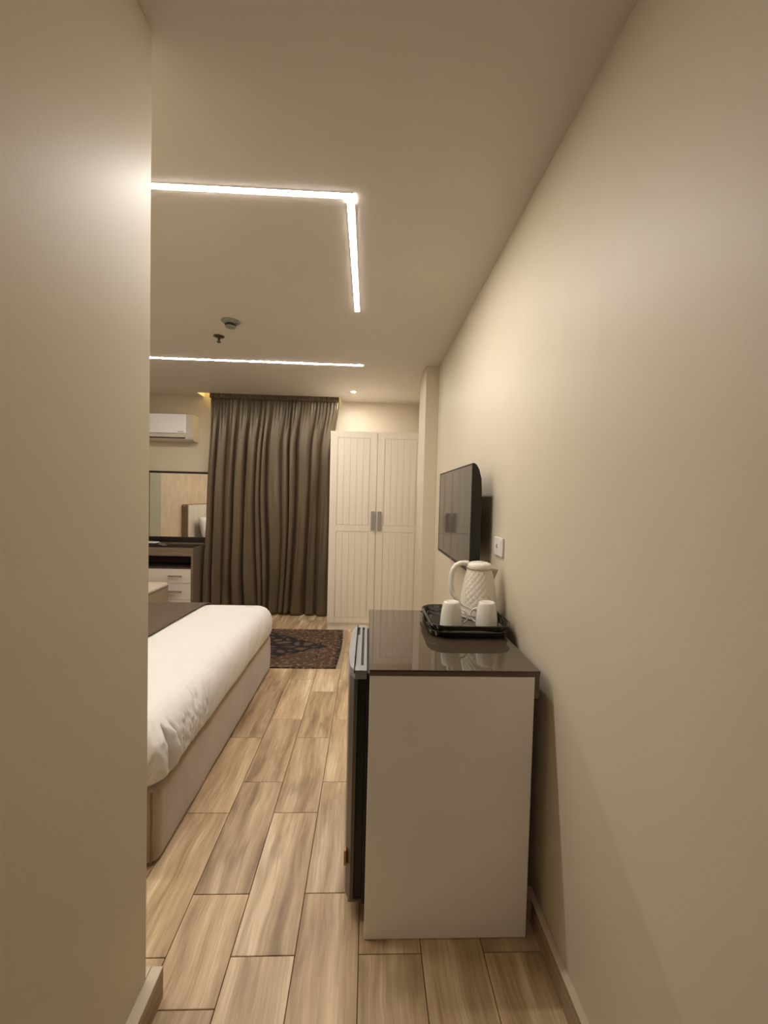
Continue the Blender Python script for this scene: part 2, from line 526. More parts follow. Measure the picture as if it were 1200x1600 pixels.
# skirting (tile strip + pale top edge)
def skirting(name, x0, x1, y0, y1, h, label):
    o = struct(name, B(x0, x1, y0, y1, 0.0, h - 0.004), M['skirting'], label, 'baseboard')
    c = obj('cap', B(x0, x1, y0, y1, h - 0.0038, h, bev=0.0012, seg=1), M['skirt_cap'], o)
    return o


skirting('baseboard_right', XR - 0.021, XR, YE, 3.784, 0.088, 'brown tile skirting with pale top edge along the right wall')
skirting('baseboard_left', XLC, XLC + 0.032, YE, YC + 0.03, 0.094, 'brown tile skirting wrapping the corridor corner on the left')
skirting('baseboard_near', XL, XLC - 0.001, YC, YC + 0.03, 0.094, 'brown tile skirting along the wall behind the bed corner')
skirting('baseboard_far', -1.99, -0.45, YB - 0.02, YB, 0.088, 'brown tile skirting under the curtain')
skirting('baseboard_pillar', 0.476, 0.4965, 3.785, 4.25, 0.088, 'brown tile skirting at the foot of the pillar')


# ================================================================== CEILING LIGHTS
LW = 0.027


def led(name, segs, label, base):
    """segs: list of (x0,x1,y0,y1); flush diffuser in a thin channel"""
    t = empty(name, base, label, 'light strip', 'linear ceiling lights')
    bm = nb()
    for s in segs: box(bm, *s, ZC - 0.003, ZC - 0.0005)
    obj('diffuser', bm, M['led'], t)
    bm = nb()
    e = 0.003
    for x0, x1, y0, y1 in segs:
        if x1 - x0 > y1 - y0:
            box(bm, x0, x1, y0 - e, y0 - 0.0002, ZC - 0.002, ZC); box(bm, x0, x1, y1 + 0.0002, y1 + e, ZC - 0.002, ZC)
        else:
            box(bm, x0 - e, x0 - 0.0002, y0 + LW, y1, ZC - 0.002, ZC); box(bm, x1 + 0.0002, x1 + e, y0 + LW, y1, ZC - 0.002, ZC)
    obj('channel', bm, M['led_channel'], t)
    return t


xe = -0.087
led('led_strip_light', [(-2.30, xe, 1.690, 1.690 + LW), (xe - LW, xe, 1.690 + LW + 0.0005, 2.725)],
    'angled white LED line in the ceiling nearest the camera', (xe, 1.7, ZC))
led('led_strip_light', [(-2.30, xe + 0.002, 3.804, 3.804 + LW)],
    'single straight white LED line in the ceiling near the curtain', (xe, 3.81, ZC))

# recessed spots: one before the wardrobe, plus an unseen fill added over the entrance corridor
def spot(x, y, label, material):
    t = empty('recessed_spotlight', (x, y, ZC), label, 'spotlight', 'recessed spotlights')
    bm = lathe(nb(), [(0.024, 0), (0.024, -0.003), (0.040, -0.004), (0.042, 0)], x, y, ZC, 32)
    obj('trim_ring', bm, M['white_plastic'], t, smooth=True, autosmooth=30)
    bm = lathe(nb(), [(0, -0.0015), (0.0235, -0.0015), (0.0235, -0.0003), (0, -0.0003)], x, y, ZC, 32)
    obj('lens', bm, material, t)


spot(-0.20, 4.77, 'small round recessed spotlight in ceiling before the wardrobe', M['downlight'])
spot(0.0, -1.35, 'unseen fill spotlight added over the entrance corridor behind the camera', M['added_entry_fill'])

# warm strip inside the curtain pocket
t = tag(obj('cove_light', B(PX0 + 0.03, PX1 - 0.03, YB - 0.030, YB - 0.015, ZC + 0.17, ZC + 0.18, bev=0.001, seg=1), M['cove_led'],
            origin=(-1.2, YB - 0.02, ZC + 0.17)), 'warm yellow light line hidden in the curtain pocket', 'light strip')

# smoke detector
cx, cy = -0.985, 2.962
t = empty('smoke_detector', (cx, cy, ZC), 'round pale green smoke detector on the ceiling', 'smoke detector')
obj('base', lathe(nb(), [(0, 0), (0.062, 0), (0.062, -0.008), (0.055, -0.014), (0.038, -0.022), (0, -0.022)], cx, cy, ZC, 40), M['detector'], t, smooth=True, autosmooth=35)
bm = nb()
for k in range(6):
    a = 2 * PI * k / 6 + 0.2
    bmm = box(nb(), -0.014, 0.014, 0.027, 0.034, -0.036, -0.0225)
    bmesh.ops.rotate(bmm, verts=bmm.verts, cent=(0, 0, 0), matrix=Matrix.Rotation(a, 3, 'Z'))
    me_ = bpy.data.meshes.new('tmp'); bmm.to_mesh(me_); bmm.free(); bm.from_mesh(me_); bpy.data.meshes.remove(me_)
bmesh.ops.translate(bm, verts=bm.verts, vec=(cx, cy, ZC))
obj('vent_slots', bm, M['dark_slot'], t)
obj('chamber', lathe(nb(), [(0, -0.0222), (0.024, -0.0222), (0.024, -0.036), (0.036, -0.037), (0.033, -0.046), (0.02, -0.050), (0, -0.050)], cx, cy, ZC, 40), M['detector'], t, smooth=True, autosmooth=35)
obj('indicator', lathe(nb(), [(0, -0.020), (0.004, -0.020), (0.004, -0.023), (0, -0.0235)], cx + 0.045, cy - 0.02, ZC, 12), M['dark_slot'], t)

# sprinkler
cx, cy = -1.166, 3.25
t = empty('sprinkler', (cx, cy, ZC), 'small bronze fire sprinkler on the ceiling beside the smoke detector', 'sprinkler')
obj('escutcheon', lathe(nb(), [(0, 0), (0.040, 0), (0.040, -0.003), (0.030, -0.009), (0.010, -0.012), (0, -0.012)], cx, cy, ZC, 36), M['sprinkler'], t, smooth=True, autosmooth=35)
bm = lathe(nb(), [(0, -0.012), (0.006, -0.012), (0.006, -0.028), (0.0035, -0.030), (0.0035, -0.044), (0, -0.044)], cx, cy, ZC, 16)
box(bm, cx - 0.009, cx - 0.006, cy - 0.002, cy + 0.002, ZC - 0.044, ZC - 0.02)
box(bm, cx + 0.006, cx + 0.009, cy - 0.002, cy + 0.002, ZC - 0.044, ZC - 0.02)
obj('stem', bm, M['sprinkler'], t)
obj('deflector', lathe(nb(), [(0, -0.0442), (0.016, -0.0442), (0.015, -0.047), (0, -0.047)], cx, cy, ZC, 24), M['sprinkler'], t)


# ================================================================== MINI-BAR CABINET
CX0, CX1, CY0, CY1, CZ = 0.018, 0.577, 1.326, 2.050, 0.905
t = empty('minibar_cabinet', (0.30, 1.69, 0), 'white and brown minibar cabinet with bronze glass top by right wall', 'cabinet')
cab = t
o = obj('side_panel', B(CX0, 0.560, CY0, CY0 + 0.018, 0.002, 0.8845, bev=0.001, seg=1), M['cab_panel'], t); o['label'] = 'off-white side panel facing the camera'
obj('side_panel', B(CX0, 0.560, CY1 - 0.018, CY1, 0.002, 0.8845, bev=0.001, seg=1), M['cab_panel'], t)
o = obj('top_board', B(CX0 - 0.002, CX1, CY0, CY1, 0.885, 0.899, bev=0.0008, seg=1), M['cab_wood'], t); o['label'] = 'brown wooden top board'
o = obj('glass_top', B(CX0 - 0.001, CX1 + 0.001, CY0 - 0.001, CY1 + 0.001, 0.8995, 0.9055, bev=0.001, seg=2), M['bronze_glass'], t); o['label'] = 'glossy bronze glass sheet'
o = obj('back_rail', B(0.5605, 0.5765, CY0 + 0.002, CY1 - 0.002, 0.812, 0.8845), M['cab_wood'], t); o['label'] = 'brown upper back rail'
obj('back_rail', B(0.5605, 0.5765, CY0 + 0.002, CY1 - 0.002, 0.064, 0.175), M['cab_wood'], t)
obj('bottom_board', B(CX0 + 0.01, 0.559, CY0 + 0.019, CY1 - 0.019, 0.004, 0.02), M['cab_wood'], t)

# fridge standing inside, door towards the bed
t = empty('mini_fridge', (0.28, 1.65, 0.0205), 'small dark grey fridge inside the minibar cabinet with door facing bed', 'fridge')
FY0, FY1 = 1.398, 1.902
obj('body', B(0.006, 0.50, FY0 + 0.004, FY1 - 0.004, 0.045, 0.862, bev=0.006), M['fridge_black'], t)
for fx in (0.05, 0.45):
    for fy in (FY0 + 0.05, FY1 - 0.05):
        obj('foot', lathe(nb(), [(0, 0.0205), (0.016, 0.0205), (0.018, 0.025), (0.012, 0.030), (0.012, 0.046), (0, 0.046)], fx, fy, 0, 16), M['fridge_black'], t)
# door: bowed front, extruded in z
def door_outline(bulge, xi, y0, y1, xe_):
    pts = [(xi, y0), (xi, y1)]
    n = 14
    for i in range(n + 1):
        f = 1 - i / n
        y = y0 + (y1 - y0) * f
        x = xe_ - bulge * (1 - (2 * f - 1) ** 2)
        # rounded ends
        d = min(f, 1 - f) * (y1 - y0)
        if d < 0.012: x += 0.012 - math.sqrt(max(0, 0.012 ** 2 - (0.012 - d) ** 2))
        pts.append((x, y))
    return pts
door = obj('door', prism(nb(), door_outline(0.014, -0.022, FY0, FY1, -0.046), 'z', 0.060, 0.842), M['fridge_grey'], t)
door['label'] = 'dark grey fridge door'
obj('door_skin', prism(nb(), [(x - 0.0004 if x < -0.03 else -0.036, y) for x, y in door_outline(0.0142, -0.036, FY0 + 0.006, FY1 - 0.006, -0.0475)], 'z', 0.075, 0.838), M['fridge_front'], door)
obj('gasket', B(-0.0215, 0.0055, FY0 + 0.012, FY1 - 0.012, 0.066, 0.836), M['fridge_black'], door)
obj('hinge', B(-0.040, 0.012, FY0 + 0.01, FY0 + 0.05, 0.047, 0.0595, bev=0.003), M['fridge_grey'], door)
o = obj('sticker', B(-0.0570, -0.0485, FY0 + 0.018, FY0 + 0.040, 0.172, 0.225, bev=0.001, seg=1), M['orange'], door); o['label'] = 'orange energy sticker on door front'
# light grey cap with two grip recesses
bm = nb()
zc0, zc1 = 0.8425, 0.872
prism(bm, door_outline(0.016, 0.008, FY0, FY1, -0.044), 'z', zc0, zc1 - 0.010)
box(bm, -0.0025, 0.008, FY0, FY1, zc1 - 0.0098, zc1)                         # rear rib behind slot is open
cap = obj('door_cap', bm, M['fridge_cap'], t); cap['label'] = 'light grey plastic cap along the door top'
bm = nb()
prism(bm, [(x, y) for x, y in door_outline(0.016, -0.036, FY0 + 0.001, FY1 - 0.001, -0.0445)], 'z', zc1 - 0.0098, zc1)
box(bm, -0.0355, -0.003, FY0 + 0.001, FY0 + 0.045, zc1 - 0.0098, zc1)
box(bm, -0.0355, -0.003, FY1 - 0.03, FY1 - 0.001, zc1 - 0.0098, zc1)
box(bm, -0.022, -0.013, FY0 + 0.045, FY1 - 0.03, zc1 - 0.0098, zc1)
obj('cap_rim', bm, M['fridge_cap'], cap)
obj('grip_recess', B(-0.0125, -0.003, FY0 + 0.046, FY1 - 0.031, zc1 - 0.0098, zc1 - 0.0085), M['dark_slot'], cap)
obj('grip_recess', B(-0.0355, -0.0225, FY1 - 0.10, FY1 - 0.031, zc1 - 0.0098, zc1 - 0.0085), M['dark_slot'], cap)


# ================================================================== TRAY, MUGS, KETTLE
def tray(x0, x1, y0, y1, z, label, h=0.026):
    """rounded rectangular tray with flared lip"""
    bm = nb()
    # (inset, z) profile from underside centre, out over the lip and into the floor of the tray
    prof = [(0.16, 0.0), (0.022, 0.0), (0.014, 0.003), (0.006, h - 0.004), (0.0, h - 0.002), (0.001, h + 0.001),
            (0.010, h), (0.014, h - 0.004), (0.022, 0.008), (0.030, 0.005), (0.16, 0.005)]
    rings = []
    for ins, zz in prof:
        r = max(0.075 - ins, 0.004)
        rings.append([bm.verts.new((px, py, z + zz)) for px, py in rrect(x0 + ins, x1 - ins, y0 + ins, y1 - ins, min(r, (x1 - x0) / 2 - ins - 0.002), 10)])
    for a, b in zip(rings, rings[1:]):
        n = len(a)
        for i in range(n):
            bm.faces.new((a[i], a[(i + 1) % n], b[(i + 1) % n], b[i]))
    bm.faces.new(rings[0][::-1]); bm.faces.new(rings[-1])
    o = obj('serving_tray', bm, M['tray'], origin=((x0 + x1) / 2, (y0 + y1) / 2, z), smooth=True, autosmooth=40)
    return tag(o, label, 'tray', 'stacked black trays')


TZ = 0.9056
tray(0.252, 0.594, 1.632, 1.985, TZ, 'lower glossy black serving tray lying on the bronze glass')
tray(0.256, 0.600, 1.622, 1.965, TZ + 0.0275, 'upper glossy black serving tray carrying mugs and kettle')
TF = TZ + 0.0275 + 0.0052


def mug(cx, cy, ang, label):
    t = empty('mug', (cx, cy, TF), label, 'mug', 'upturned white mugs')
    prof = [(0.042, 0.0), (0.0455, 0.0005), (0.0455, 0.004), (0.0440, 0.030), (0.0405, 0.062), (0.0365, 0.085), (0.0335, 0.096),
            (0.0315, 0.0995), (0.029, 0.1005), (0.027, 0.0985), (0.0, 0.0980)]
    inner = [(0.0, 0.092), (0.028, 0.092), (0.033, 0.085), (0.0385, 0.060), (0.0415, 0.030), (0.042, 0.0)]
    bm = lathe(nb(), inner + prof[1:], cx, cy, TF, 48)
    bmesh.ops.remove_doubles(bm, verts=bm.verts, dist=1e-6)
    obj('cup', bm, M['mug'], t, smooth=True, autosmooth=50)
    pts = []
    for i in range(17):
        a = math.radians(-80 + 160 * i / 16)
        d = 0.0395 + 0.027 * math.cos(a) * (1.0 if abs(a) < 1.2 else 0.9)
        z = 0.040 + 0.029 * math.sin(a)
        pts.append((cx + d * math.cos(ang), cy + d * math.sin(ang), TF + z))
    pts[0] = (cx + 0.0395 * math.cos(ang), cy + 0.0395 * math.sin(ang), TF + 0.011)
    pts[-1] = (cx + 0.0375 * math.cos(ang), cy + 0.0375 * math.sin(ang), TF + 0.069)
    bm = tube(nb(), pts, 0.0035, 0.005, n=10, up=Vector((-math.sin(ang), math.cos(ang), 0)))
    obj('handle', bm, M['mug'], t, smooth=True)
    return t


mug(0.356, 1.708, math.radians(-20), 'white mug turned upside down left on the tray, handle to the right')
mug(0.506, 1.708, math.radians(160), 'white mug turned upside down nearest the wall, handle to the left')

# kettle
kx, ky = 0.506, 1.845
t = empty('electric_kettle', (kx, ky, TF), 'cream electric kettle with quilted diamond body on the tray', 'kettle')
kb = TF
obj('power_base', lathe(nb(), [(0, 0), (0.074, 0), (0.077, 0.004), (0.077, 0.013), (0.070, 0.018), (0, 0.018)], kx, ky, kb, 56), M['kettle'], t, smooth=True, autosmooth=35)
bm = nb()
NT, NZ = 180, 96
z0, z1 = 0.019, 0.216
def krad(f):
    return 0.0815 * (1 - f) + 0.055 * f + 0.006 * math.sin(PI * min(1, f * 1.05)) if f < 1 else 0.055
rings = []
for iz in range(NZ + 1):
    f = iz / NZ
    zz = z0 + (z1 - z0) * f
    ring = []
    for it in range(NT):
        th = 2 * PI * it / NT
        r = krad(f)
        a = (th - PI)                      # handle faces -x
        a = (a + PI) % (2 * PI) - PI
        u = 18 * th / (2 * PI) + f * 6.5
        v = 18 * th / (2 * PI) - f * 6.5
        q = abs(math.sin(PI * u)) * abs(math.sin(PI * v))
        mask = smoothstep(0.16, 0.22, f - 0.10 * (1 - smoothstep(0.0, 1.2, abs(a)))) * (1 - smoothstep(0.95, 0.985, f)) * smoothstep(0.30, 0.42, abs(a))
        r += 0.0026 * (math.sqrt(q) - 0.5) * mask
        ring.append(bm.verts.new((kx + r * math.cos(th), ky + r * math.sin(th), kb + zz)))
    rings.append(ring)
for a, b in zip(rings, rings[1:]):
    for i in range(NT):
        bm.faces.new((a[i], a[(i + 1) % NT], b[(i + 1) % NT], b[i]))
bm.faces.new(rings[0][::-1]); bm.faces.new(rings[-1])
obj('body', bm, M['kettle'], t, smooth=True, autosmooth=60)
obj('trim_ring', lathe(nb(), [(0.054, 0.2162), (0.0570, 0.2162), (0.0575, 0.2185), (0.0565, 0.2205), (0.054, 0.2205)], kx, ky, kb, 56), M['kettle_trim'], t, smooth=True)
# thin trim line around the foot, dipping at the front
pts = []
for i in range(72):
    th = 2 * PI * i / 72
    dip = 0.040 + 0.016 * math.cos(th - PI)
    f = (dip - z0) / (z1 - z0)
    r = krad(f) + 0.0010
    pts.append((kx + r * math.cos(th), ky + r * math.sin(th), kb + dip))
obj('trim_line', tube(nb(), pts, 0.0019, n=6, up=Vector((0, 0, 1)), closed=True), M['kettle_trim'], t, smooth=True)
lid = obj('lid', lathe(nb(), [(0, 0.2207), (0.0555, 0.2207), (0.0565, 0.225), (0.0545, 0.234), (0.049, 0.2415), (0.038, 0.2455), (0.02, 0.2470), (0, 0.2472)], kx, ky, kb, 56), M['kettle'], t, smooth=True, autosmooth=50)
obj('lid_button', lathe(nb(), [(0, 0.2468), (0.020, 0.2468), (0.019, 0.2492), (0, 0.2498)], kx, ky, kb, 32), M['kettle'], lid, smooth=True, autosmooth=35)
# handle: D-shaped loop to the left
hp = [(-0.046, 0.238), (-0.062, 0.240), (-0.082, 0.237), (-0.102, 0.226), (-0.116, 0.206), (-0.122, 0.178), (-0.1225, 0.146),
      (-0.121, 0.118), (-0.115, 0.098), (-0.103, 0.083), (-0.090, 0.070), (-0.078, 0.058)]
hp2 = []
for i in range(len(hp) - 1):
    for k in range(3):
        f = k / 3
        hp2.append((hp[i][0] * (1 - f) + hp[i + 1][0] * f, hp[i][1] * (1 - f) + hp[i + 1][1] * f))
hp2.append(hp[-1])
hang = math.radians(-12)
pts = [(kx + x * math.cos(hang), ky + x * math.sin(hang), kb + z) for x, z in hp2]
k_ = len(pts)
rx = [0.0105 + 0.002 * math.sin(PI * i / (k_ - 1)) for i in range(k_)]
ry = [0.0165] * k_
obj('handle', tube(nb(), pts, rx, ry, n=16, up=Vector((-math.sin(hang), math.cos(hang), 0))), M['kettle'], t, smooth=True)
# inner strip of body where the handle joins
# spout to the right
bm = nb()
sa = math.radians(8)
def sp(x, y, z): return (kx + x * math.cos(sa) - y * math.sin(sa), ky + x * math.sin(sa) + y * math.cos(sa), kb + z)
prof = [(0.052, 0.024, 0.214), (0.090, 0.006, 0.212), (0.090, -0.006, 0.212), (0.052, -0.024, 0.214)]
low = [(0.062, 0.014, 0.160), (0.068, 0.004, 0.163), (0.068, -0.004, 0.163), (0.062, -0.014, 0.160)]
A = [bm.verts.new(sp(*p)) for p in prof]; C = [bm.verts.new(sp(*p)) for p in low]
for i in range(4):
    j = (i + 1) % 4
    bm.faces.new((A[i], A[j], C[j], C[i]))
bm.faces.new(A); bm.faces.new(C[::-1])
o = obj('spout', bm, M['kettle_trim'], t); o['label'] = 'metallic pouring spout'


# ================================================================== TELEVISION
TX, TY0, TY1, TZ0, TZ1 = 0.503, 2.010, 2.925, 1.105, 1.643
t = empty('television', (0.55, 2.47, 1.105), 'black flat television on the right wall reflecting the wardrobe', 'television')
bm = nb()
bw = 0.007
box(bm, TX - 0.0015, TX + 0.012, TY0, TY0 + bw, TZ0, TZ1)
box(bm, TX - 0.0015, TX + 0.012, TY1 - bw, TY1, TZ0, TZ1)
box(bm, TX - 0.0015, TX + 0.012, TY0 + bw, TY1 - bw, TZ1 - bw, TZ1)
box(bm, TX - 0.0015, TX + 0.012, TY0 + bw, TY1 - bw, TZ0, TZ0 + 0.015)
fr = obj('bezel', bm, M['tv_black'], t)
o = obj('screen', B(TX, TX + 0.010, TY0 + bw, TY1 - bw, TZ0 + 0.015, TZ1 - bw), M['tv_screen'], t); o['label'] = 'glossy dark screen'
obj('marking', B(TX - 0.0022, TX - 0.0016, 2.445, 2.49, TZ0 + 0.005, TZ0 + 0.010), M['tv_mark'], fr)
# back cover with curved top and bottom
pts = [(TX + 0.0122, TZ0 + 0.004), (TX + 0.030, TZ0 + 0.004), (TX + 0.046, TZ0 + 0.03), (TX + 0.050, TZ0 + 0.10), (TX + 0.050, TZ1 - 0.14),
       (TX + 0.046, TZ1 - 0.075), (TX + 0.034, TZ1 - 0.03), (TX + 0.020, TZ1 - 0.006), (TX + 0.0122, TZ1 - 0.003)]
obj('back_cover', prism(nb(), pts, 'y', TY0 + 0.003, TY1 - 0.003), M['tv_black'], t)
obj('back_box', B(TX + 0.0502, TX + 0.068, TY0 + 0.06, TY1 - 0.06, TZ0 + 0.04, 1.40, bev=0.006), M['tv_black'], t)
bm = nb()
box(bm, TX + 0.0683, XR - 0.0015, 2.25, 2.69, 1.22, 1.30); box(bm, TX + 0.0683, XR - 0.0015, 2.29, 2.33, 1.15, 1.39); box(bm, TX + 0.0683, XR - 0.0015, 2.61, 2.65, 1.15, 1.39)
obj('wall_bracket', bm, M['tv_black'], t)

# wall socket
t = empty('wall_socket', (XR, 1.895, 1.25), 'white wall socket plate beside the television', 'socket')
obj('plate', B(XR - 0.011, XR - 0.0002, 1.838, 1.958, 1.208, 1.293, bev=0.003), M['white_plastic'], t)
obj('rocker', B(XR - 0.0132, XR - 0.0112, 1.850, 1.876, 1.222, 1.279, bev=0.0008, seg=1), M['white_plastic'], t)
so = obj('outlet', B(XR - 0.0125, XR - 0.0112, 1.880, 1.938, 1.222, 1.279, bev=0.0006, seg=1), M['white_plastic'], t)
obj('socket_hole', B(XR - 0.0135, XR - 0.0126, 1.902, 1.920, 1.242, 1.260), M['grey_handle'], so)


# ================================================================== WARDROBE
WX0, WXS, WX1, WY0, WY1, WZ = -0.425, 0.086, 0.597, 4.55, 5.20, 2.181
t = empty('wardrobe', (0.09, 4.87, 0), 'tall cream two-door wardrobe with grooved panels against the far wall', 'wardrobe')
bm = nb()
box(bm, WX0 + 0.002, WX0 + 0.02, WY0 + 0.022, WY1, 0.078, WZ - 0.002)
box(bm, WX1 - 0.02, WX1 - 0.002, WY0 + 0.022, WY1, 0.078, WZ - 0.002)
box(bm, WX0 + 0.02, WX1 - 0.02, WY0 + 0.022, WY1, WZ - 0.02, WZ - 0.002)
box(bm, WX0 + 0.02, WX1 - 0.02, WY0 + 0.022, WY1, 0.078, 0.096)
box(bm, WX0 + 0.02, WX1 - 0.02, WY1 - 0.008, WY1, 0.096, WZ - 0.02)
obj('carcass', bm, M['wardrobe_carcass'], t)
obj('plinth', B(WX0 + 0.004, WX1 - 0.004, WY0 + 0.012, WY1 - 0.01, 0.0, 0.0775), M['wardrobe'], t)


def wdoor(x0, x1, hinge_side):
    th = 0.020
    y0, y1 = WY0, WY0 + th
    zb, zt = 0.079, WZ
    sx0, sx1 = x0 + 0.078, x1 - 0.078
    p1 = (1.163, 2.112); p0 = (0.142, 1.093)
    bm = nb()
    box(bm, x0, sx0, y0, y1, zb, zt); box(bm, sx1, x1, y0, y1, zb, zt)
    box(bm, sx0, sx1, y0, y1, zb, p0[0]); box(bm, sx0, sx1, y0, y1, p0[1], p1[0]); box(bm, sx0, sx1, y0, y1, p1[1], zt)
    d = obj('door', bm, M['wardrobe'], t)
    d['label'] = 'left cream wardrobe door' if hinge_side < 0 else 'right cream wardrobe door'
    nbds = 5
    w = (sx1 - sx0 - 0.004) / nbds
    for z0_, z1_ in (p0, p1):
        for i in range(nbds):
            xa_ = sx0 + 0.002 + i * w
            b_ = box(nb(), xa_ + 0.0003, xa_ + w - 0.0003, y0 + 0.0022, y1 - 0.001, z0_ + 0.0012, z1_ - 0.0012, bev=0.0022, seg=1)
            obj('board', b_, M['wardrobe'], d, origin=(xa_, y0, z0_))
        obj('panel_back', B(sx0, sx1, y1 - 0.0009, y1, z0_, z1_), M['wardrobe_carcass'], d)
    hx = x1 - 0.030 if hinge_side < 0 else x0 + 0.037
    hb = nb(); box(hb, hx - 0.023, hx + 0.021, y0 - 0.022, y0 - 0.014, 1.106, 1.317, bev=0.003)
    box(hb, hx - 0.006, hx + 0.006, y0 - 0.0139, y0 - 0.0003, 1.125, 1.14); box(hb, hx - 0.006, hx + 0.006, y0 - 0.0139, y0 - 0.0003, 1.283, 1.298)
    h = obj('handle', hb, M['grey_handle'], d); h['label'] = 'flat grey bar handle'


wdoor(WX0, WXS - 0.002, -1)
wdoor(WXS + 0.002, WX1, 1)


# ================================================================== CURTAIN
def curtain():
    bm = nb()
    NX, NZ = 420, 110
    ztop, zbot = 2.735, 0.012
    rnd = random.Random(3)
    # irregular fold phase
    NF = 13
    knots = [0.0]
    for i in range(NF): knots.append(knots[-1] + rnd.uniform(0.5, 1.7))
    knots = [k / knots[-1] * 1.0 for k in knots]
    amps = [rnd.uniform(0.45, 1.2) for _ in range(NF + 1)]

    def phase(s):
        for i in range(NF):
            if s <= knots[i + 1] or i == NF - 1:
                f = (s - knots[i]) / (knots[i + 1] - knots[i])
                return i + f, amps[i] * (1 - f) + amps[i + 1] * f
    grid = []
    for iz in range(NZ + 1):
        tt = iz / NZ
        # denser rows at the top for the gathers
        tt = tt ** 1.25
        z = ztop + (zbot - ztop) * tt
        row = []
        xl = -1.925 - 0.045 * smoothstep(0.10, 0.55, tt) - 0.020 * smoothstep(0.55, 0.85, tt)
        xr = -0.385 - 0.075 * smoothstep(0.03, 0.28, tt)
        A1 = 0.010 + 0.034 * smoothstep(0.02, 0.35, tt) + 0.010 * smoothstep(0.5, 1, tt)
        A2 = 0.010 * (1 - smoothstep(0.03, 0.24, tt))
        for ix in range(NX + 1):
            s = ix / NX
            drift = 0.034 * math.sin(5.1 * s + 2.9 * tt) * tt + 0.016 * math.sin(13 * s + 5 * tt) * tt
            ss = min(1, max(0, s + drift * math.sin(PI * s)))
            ph, am = phase(ss)
            w = 2 * abs(math.sin(PI * (ph + 0.12 * math.sin(2 * PI * ph)))) ** 0.75 - 1      # broad ridges, tight valleys
            y = -A1 * am * w
            # secondary folds that appear towards the hem
            y += -0.005 * smoothstep(0.25, 0.7, tt) * math.sin(2 * PI * (ss * 19 + 0.8 * math.sin(5 * ss + 1.5 * tt)))
            y += -A2 * math.sin(2 * PI * 38 * s + 3 * math.sin(9 * s)) * (0.6 + 0.4 * math.sin(23 * s))
            n = noise.noise(Vector((s * 9, tt * 3.2, 1.7)))
            y += 0.026 * n * smoothstep(0.1, 0.5, tt)
            # soft creases low down
            y += 0.016 * noise.noise(Vector((s * 20 + tt * 6, tt * 10, 4.2))) * smoothstep(0.5, 1.0, tt)
            x = xl + (xr - xl) * s + 0.008 * math.cos(2 * PI * ph) * smoothstep(0.05, 0.4, tt)
            yc = 5.118 - 0.022 * smoothstep(0.3, 1.0, tt)
            zz = z + (0.012 * math.sin(13 * s) + 0.006 * math.sin(31 * s) + 0.010) * smoothstep(0.96, 1, tt)
            if 2.595 < z < 2.68:
                y *= 0.75
            row.append(bm.verts.new((x, min(yc + y, 5.225), zz)))
        grid.append(row)
    for a, b in zip(grid, grid[1:]):
        for i in range(NX):
            bm.faces.new((a[i], b[i], b[i + 1], a[i + 1]))
    t = empty('curtain', (-1.17, 5.11, 0.0), 'floor-length taupe satin curtain gathered at the ceiling', 'curtain')
    o = obj('fabric', bm, M['curtain'], t, smooth=True)
    md = o.modifiers.new('thickness', 'SOLIDIFY'); md.thickness = 0.0018; md.offset = 0
    # gathered heading tape, stitched across the pleats
    bm = nb()
    N2 = 380
    rows = []
    for iz, z in enumerate((2.612, 2.622, 2.640, 2.660, 2.682, 2.690)):
        row = []
        for i in range(N2 + 1):
            s = i / N2
            x = -1.9255 + 1.539 * s - 0.0008 * (2.69 - z)
            y = 5.082 - 0.006 * math.sin(2 * PI * 62 * s + 2.5 * math.sin(11 * s)) - 0.004 * math.sin(2 * PI * 23 * s + iz * 0.2)
            if iz == 0: y += 0.012
            row.append(bm.verts.new((x, y, z)))
        rows.append(row)
    for a, b in zip(rows, rows[1:]):
        for i in range(N2):
            bm.faces.new((a[i], a[i + 1], b[i + 1], b[i]))
    o = obj('heading', bm, M['curtain'], t, smooth=True)
    md = o.modifiers.new('thickness', 'SOLIDIFY'); md.thickness = 0.0015; md.offset = 0
    o['label'] = 'gathered heading band'
    obj('rail', B(-1.96, -0.39, 5.105, 5.13, 2.736, 2.76), M['white_plastic'], t)
curtain()


# ================================================================== AIR CONDITIONER
AX0, AX1, AY0, AZ0, AZ1 = -2.96, -2.125, 5.085, 2.096, 2.41
t = empty('air_conditioner', (-2.5, YB, AZ0), 'white split air conditioner unit high on far wall left of the curtain', 'air conditioner')
prof = [(YB - 0.001, AZ0), (AY0 + 0.05, AZ0), (AY0 + 0.020, AZ0 + 0.018), (AY0 + 0.006, AZ0 + 0.05), (AY0 + 0.004, AZ1 - 0.04), (AY0 + 0.015, AZ1 - 0.012), (AY0 + 0.05, AZ1), (YB - 0.001, AZ1)]
bm = prism(nb(), prof, 'x', AX0, AX1)
obj('body', bm, M['ac_body'], t, smooth=True, autosmooth=35)
pn = obj('front_panel', B(AX0 + 0.03, -2.20, AY0 - 0.010, AY0 + 0.003, AZ0 + 0.085, AZ1 - 0.004, bev=0.005), M['ac_white'], t)
pn['label'] = 'glossy white front panel'
obj('marking', B(-2.295, -2.225, AY0 - 0.0108, AY0 - 0.0102, AZ0 + 0.098, AZ0 + 0.106), M['grey_handle'], pn)
obj('side_vent', B(AX1 - 0.030, AX1 - 0.012, AY0 + 0.0005, AY0 + 0.0038, AZ0 + 0.14, AZ1 - 0.05, bev=0.001, seg=1), M['ac_body'], t)
lv = nb(); box(lv, AX0 + 0.05, -2.215, AY0 - 0.002, AY0 + 0.010, AZ0 + 0.036, AZ0 + 0.078, bev=0.003)
obj('louver', lv, M['ac_body'], t)
